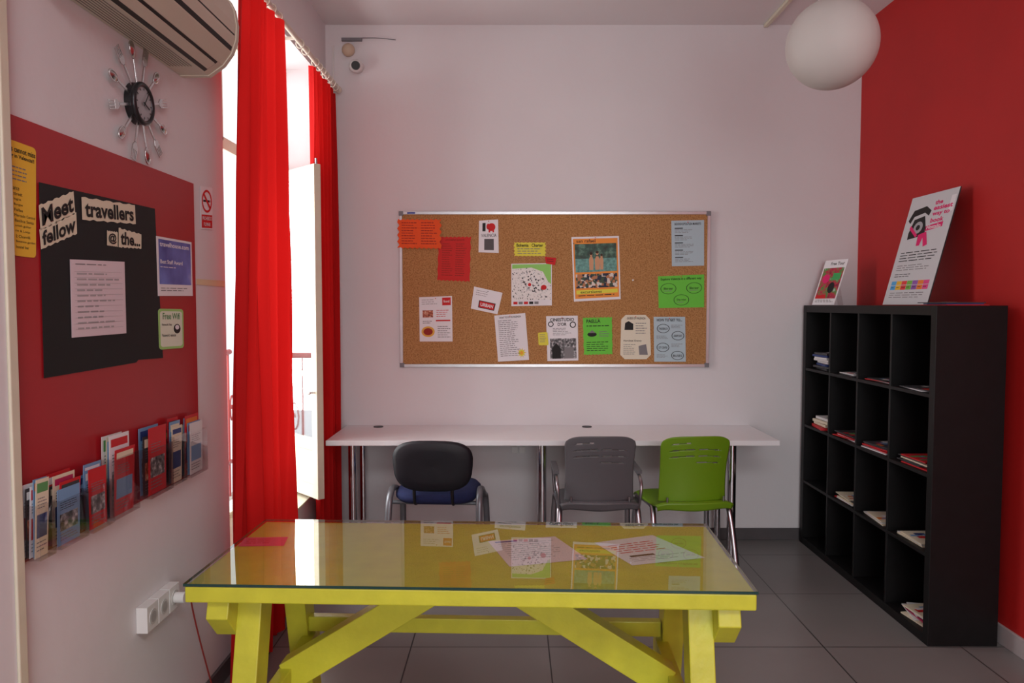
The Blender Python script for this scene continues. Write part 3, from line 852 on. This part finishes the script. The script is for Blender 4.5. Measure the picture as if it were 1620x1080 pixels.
s.quad(.05, .04, .96, .80, mat_ramp('blue_card', [(.35, (60, 70, 150)), (.6, (110, 130, 210)), (.75, (190, 200, 235))], 6, .4), 1)
s.text('travelhouse.com', .08, .08, .9, .16, paper, .02); s.text('Best Staff Award', .08, .38, .7, .45, paper, .02); s.lines(.08, .5, .6, .54, 1, paper); s.lines(.08, .86, .9, .94, 2, inkG)
s.build('award_card')
s = lp([(250,488),(290,489),(291,550),(252,553)], mat('light_green_card', (160, 210, 120), .6), .0095, rounded(.1,.08))
s.poly([(.06+a*.88, .06+bq*.88) for a, bq in rounded(.1,.08)], mat('pale_card', (226, 236, 214), .6), 1)
s.text('Free Wifi', .16, .1, .84, .26, mat('ink_green', (40, 130, 60), .6), .01); s.text('Network: free', .12, .36, .5, .42, ink); s.text('Password: valencia', .12, .62, .66, .69, ink)
s.ell(.72, .5, .14, .12, ink, 2); s.ell(.72, .46, .08, .06, paper, 3); s.build('free_wifi_card')
# no smoking sign
s = lp([(317,294),(336,297),(337,363),(318,362)], paper, .003, rounded(.08,.03))
s.quad(.06, .66, .94, .97, inkR, 1); s.text('PROHIBIDO', .12, .70, .88, .79, paper, .01); s.text('FUMAR', .22, .84, .78, .93, paper, .01)
s.ell(.5, .34, .42, .27, inkR, 3, ring=.2); s.quad(.2, .31, .72, .36, ink, 2); s.quad(.74, .31, .8, .36, inkR, 2)
s.poly([(.2,.2),(.28,.15),(.8,.48),(.72,.53)], inkR, 4)
s.build('no_smoking_sign')
s = lp([(311,441),(356,444),(356,454),(311,450)], mat('masking_tape', (224, 210, 172), .6), .002); s.build('masking_tape')

# brochure pockets
def pocket(y0, y1, z0, h, proj):
    b = MB(); x0 = XL+.0065; x1 = x0+proj; t = .002
    b.box((x1-t, y0, z0), (x1, y1, z0+h), acryM); b.box((x0, y0, z0), (x1-t, y0+t, z0+h), acryM); b.box((x0, y1-t, z0), (x1-t, y1, z0+h), acryM)
    b.box((x0, y0+t, z0), (x1-t, y1-t, z0+t), acryM)
    n = random.randint(3, 5)
    for k in range(n):
        w = (y1-y0)*random.uniform(.72, .86); hh = h+random.uniform(.015, .06); x = x0+.006+k*(proj-.014)/n
        yc = (y0+y1)/2+random.uniform(-.006, .006); lean = random.uniform(.0, .01); tl_ = random.uniform(-.03, .03)
        m = random.choice([cm[0], cm[9], cm[7], cm[3], cm[4], cm[9], cm[1]])
        c = [Vector((x+lean, yc-w/2+tl_*hh, z0+.004+hh)), Vector((x+lean, yc+w/2+tl_*hh, z0+.004+hh-.002)), Vector((x, yc+w/2, z0+.004)), Vector((x, yc-w/2, z0+.004))]
        s = Sheet(c, m, .001, mb=b); s.lift = .0004
        s.quad(.08, .05, .92, random.uniform(.12, .2), random.choice(cm), 1); s.lines(.12, .24, .88, .40, 4, random.choice([ink, inkG]), 2)
        s.quad(.1, .45, .9, .75, random.choice([ph1, ph2, cm[1], cm[2], cm[9]]), 1); s.lines(.1, .8, .9, .95, 3, inkG)
    return b.build('brochure_holder', recalc=False)
for y0, y1, h, pr, zz in ((1.705,1.765,.13,.05,.895),(1.785,1.905,.12,.05,.895),(1.915,2.02,.12,.055,.895),(2.03,2.17,.17,.05,.895),(2.24,2.39,.15,.05,.90),(2.41,2.50,.16,.045,.90),(2.52,2.66,.15,.05,.90)):
    pocket(y0, y1, zz, h, pr)

# cutlery clock
yc, zc = LW(212, 167).y, LW(217, 167).z
b = MB()
O = Vector((XL+.02, yc, zc)); EY = Vector((0,1,0)); EZ = Vector((0,0,1)); EX = Vector((1,0,0))
b.cyl(O-EX*.019, O+EX*.008, .062, blkpl, n=40)
b.cyl(O+EX*.008, O+EX*.010, .050, mat('clock_dial', (165,165,168), .35, .3), n=40)
b.tube([O+EX*.008+(EY*math.cos(t)+EZ*math.sin(t))*.057 for t in [2*math.pi*i/40 for i in range(40)]], .008, mat('dark_clock_rim', (50,50,53), .3, .5), closed=True, chaikin=0)
for a, l, w in ((1.95, .03, .003), (.6, .042, .002)):
    d = EY*math.sin(a)+EZ*math.cos(a); b.obox(O+EX*.014-d*.008, O+EX*.014+d*l, w*1.5, .0015, blackM, up=(1,0,0))
for i in range(12):
    a = 2*math.pi*i/12; d = EY*math.sin(a)+EZ*math.cos(a)
    b.obox(O+EX*.0115+d*.040, O+EX*.0115+d*.047, .003, .001, blackM, up=(1,0,0))
for i in range(12):
    a = 2*math.pi*(i+.5)/12; d = EY*math.sin(a)+EZ*math.cos(a); q = EX.cross(d)
    base = O-EX*.004
    b.prism([(-.005, .05),(.005, .05),(.0036, .128),(-.0036, .128)], base, q, d, EX, 0, .004, cutM)
    if i % 2 == 0:
        b.prism([(-.0036,.125),(.0036,.125),(.014,.138),(.014,.152),(-.014,.152),(-.014,.138)], base, q, d, EX, 0, .004, cutM)
        for k in range(4):
            xx = -.014+k*.0079
            b.prism([(xx,.152),(xx+.0044,.152),(xx+.0036,.183),(xx+.0008,.183)], base, q, d, EX, 0, .004, cutM)
    else:
        P = [(.0155*math.sin(t)*(1-.15*math.cos(t)), .154+.026*-math.cos(t)) for t in [2*math.pi*j/20 for j in range(20)]]
        b.prism(P, base, q, d, EX, 0, .004, cutM)
        cc_ = base+d*.154+EX*.004
        vs_ = []; nn = 16
        for jr in range(5):
            rr_ = 1-jr/4*.999
            for j in range(nn):
                t = 2*math.pi*j/nn
                vs_.append(cc_+q*(.0125*rr_*math.sin(t))-d*(.022*rr_*math.cos(t))+EX*(.006*(1-rr_*rr_)))
        b.add(vs_, [(r_*nn+j, r_*nn+(j+1) % nn, (r_+1)*nn+(j+1) % nn, (r_+1)*nn+j) for r_ in range(4) for j in range(nn)], cutM, True)
b.build('cutlery_wall_clock', bevel=.0008)

# air conditioner
b = MB(); Z0 = 2.282; y0, y1 = 1.80, 2.64
prof = [(0,0),(.10,0),(.15,.035),(.18,.075),(.195,.12),(.198,.17),(.19,.22),(.175,.25),(.15,.265),(0,.265)]
b.prism(prof, (XL+.001, 0, Z0), (1,0,0), (0,0,1), (0,1,0), y0+.02, y1-.02, acM)
prof2 = [(a*1.02, (c-.14)*1.02+.14) for a, c in prof]; prof2 = [(max(a, 0), c) for a, c in prof2]
for ya, yb in ((y0, y0+.022), (y1-.022, y1)): b.prism(prof2, (XL+.001, 0, Z0), (1,0,0), (0,0,1), (0,1,0), ya, yb, acM)
dk = mat('ac_slot_dark', (30, 28, 26), .6)
def strip(a, c, lift, m, ya, yb):
    a = Vector((XL+.001+a[0], 0, Z0+a[1])); c = Vector((XL+.001+c[0], 0, Z0+c[1])); d = (c-a).normalized(); n = Vector((d.z, 0, -d.x))
    vs = []
    for yy in (ya, yb):
        vs += [Vector((a.x, yy, a.z))-n*.002, Vector((a.x, yy, a.z))+n*lift, Vector((c.x, yy, c.z))+n*lift, Vector((c.x, yy, c.z))-n*.002]
    b.add(vs, [(0,1,2,3),(7,6,5,4),(0,4,5,1),(1,5,6,2),(2,6,7,3),(3,7,4,0)], m)
strip((.102,.0015), (.148,.0335), .0015, dk, y0+.06, y1-.06)
strip((.114,.010), (.140,.028), .006, acM, y0+.07, y1-.07)
strip((.1815,.079), (.187,.094), .001, dk, y0+.03, y1-.03)
strip((.1955,.13), (.196,.136), .001, dk, y0+.03, y1-.03)
for k in range(8):
    strip((.012+k*.010, 0), (.016+k*.010, 0), .0012, mat('ac_grille', (120, 114, 104), .6), y0+.1, y1-.12)
b.build('air_conditioner', bevel=.002)

# wall sockets + cables
b = MB()
zs = LW(245, 957).z
yA = LW(214, 960).y
wy = (LW(268, 940).y-yA)
for k in range(3):
    a0 = yA+k*wy/3; b.box((XL+.0005, a0+.002, zs-.04), (XL+.035, a0+wy/3-.002, zs+.04), whiteP)
    b.cyl((XL+.035, a0+wy/6, zs), (XL+.037, a0+wy/6, zs), .024, mat('socket_grey', (200,198,195), .4)); b.cyl((XL+.0372, a0+wy/6, zs), (XL+.0376, a0+wy/6, zs), .017, mat('socket_inner', (170,168,165), .4))
yl = yA+wy*5/6
b.cyl((XL+.0376, yl, zs), (XL+.07, yl, zs), .018, whiteP)
b.tube([(XL+.07, yl, zs), (XL+.09, yl+.03, zs-.02), (XL+.03, yl+.12, zs-.03), (XL+.02, yl+.2, zs-.2), (XL+.03, yl+.32, .02)], .003, mat('cable_red', (150,50,45), .5), n=8)
b.build('power_socket_block', bevel=.004)

# ================================================================ PENDANT GLOBE + ceiling conduit
b = MB(); d = 2.8; r = ray(1316, 70); c = Vector((0,0,H))+r*(d/r.y)
b.sphere(c, .162, opalM, 64, 40)
b.cyl(c+Vector((0,0,.155)), c+Vector((0,0,.19)), .05, whiteP); b.cyl(c+Vector((0,0,.19)), (c.x, c.y, ZC-.03), .006, whiteP); b.cyl((c.x, c.y, ZC-.03), (c.x, c.y, ZC), .05, whiteP)
b.build('globe_pendant_lamp')
b = MB(); b.box((1.545, 3.0, ZC-.02), (1.572, D-.01, ZC), creamP); b.build('ceiling_cable_duct', bevel=.004)

# ================================================================ LIGHT
w = bpy.data.worlds.new('world'); sc.world = w; w.use_nodes = True
w.node_tree.nodes['Background'].inputs[0].default_value = (.90, .95, 1, 1)
w.node_tree.nodes['Background'].inputs[1].default_value = 1.4
def area(name, loc, rot, sx, sy, en, col):
    l = bpy.data.lights.new(name, 'AREA'); l.shape = 'RECTANGLE'; l.size = sx; l.size_y = sy; l.energy = en; l.color = col
    o = bpy.data.objects.new(name, l); sc.collection.objects.link(o); o.location = loc; o.rotation_euler = rot; return o
area('window_daylight', (-2.6, 3.7, 2.0), (0, math.radians(-90), 0), 2.6, 2.4, 165, (1, .99, .97))
area('ceiling_fill_light', (.5, -.9, ZC-.045), (0, 0, 0), 1.8, 1.2, 58, (.96, .985, 1))  # added interior fill, overhead and out of view behind the camera
b = MB(); b.box((-.45, -1.55, ZC-.04), (1.45, -.25, ZC), whiteP); b.build('added_fill_panel', bevel=.004)  # unseen box added as a fixture for the overhead fill
# added fill light at the rear wall, brightens ceiling and back wall
area('rear_fill_light', (.6, YR+.06, 1.6), (math.radians(90), 0, 0), 1.7, 1.9, 62, (.96, .985, 1))
b = MB()  # invented frame and blank pane around the rear fill, out of view
for a0, a1 in (((-.32, .58), (-.25, 2.62)), ((1.45, .58), (1.52, 2.62)), ((-.25, .58), (1.45, .65)), ((-.25, 2.55), (1.45, 2.62))):
    b.box((a0[0], YR+.001, a0[1]), (a1[0], YR+.07, a1[1]), creamP)
b.box((-.25, YR+.001, .65), (1.45, YR+.01, 2.55), whiteP)
b.build('rear_fill_frame', bevel=.003)

cam = bpy.data.cameras.new('camera'); cam.sensor_width = 36; cam.lens = 36*F/1620; cam.clip_start = .02
co = bpy.data.objects.new('camera', cam); sc.collection.objects.link(co)
co.location = (0, 0, H); co.rotation_euler = (math.pi/2-TH, 0, 0); sc.camera = co
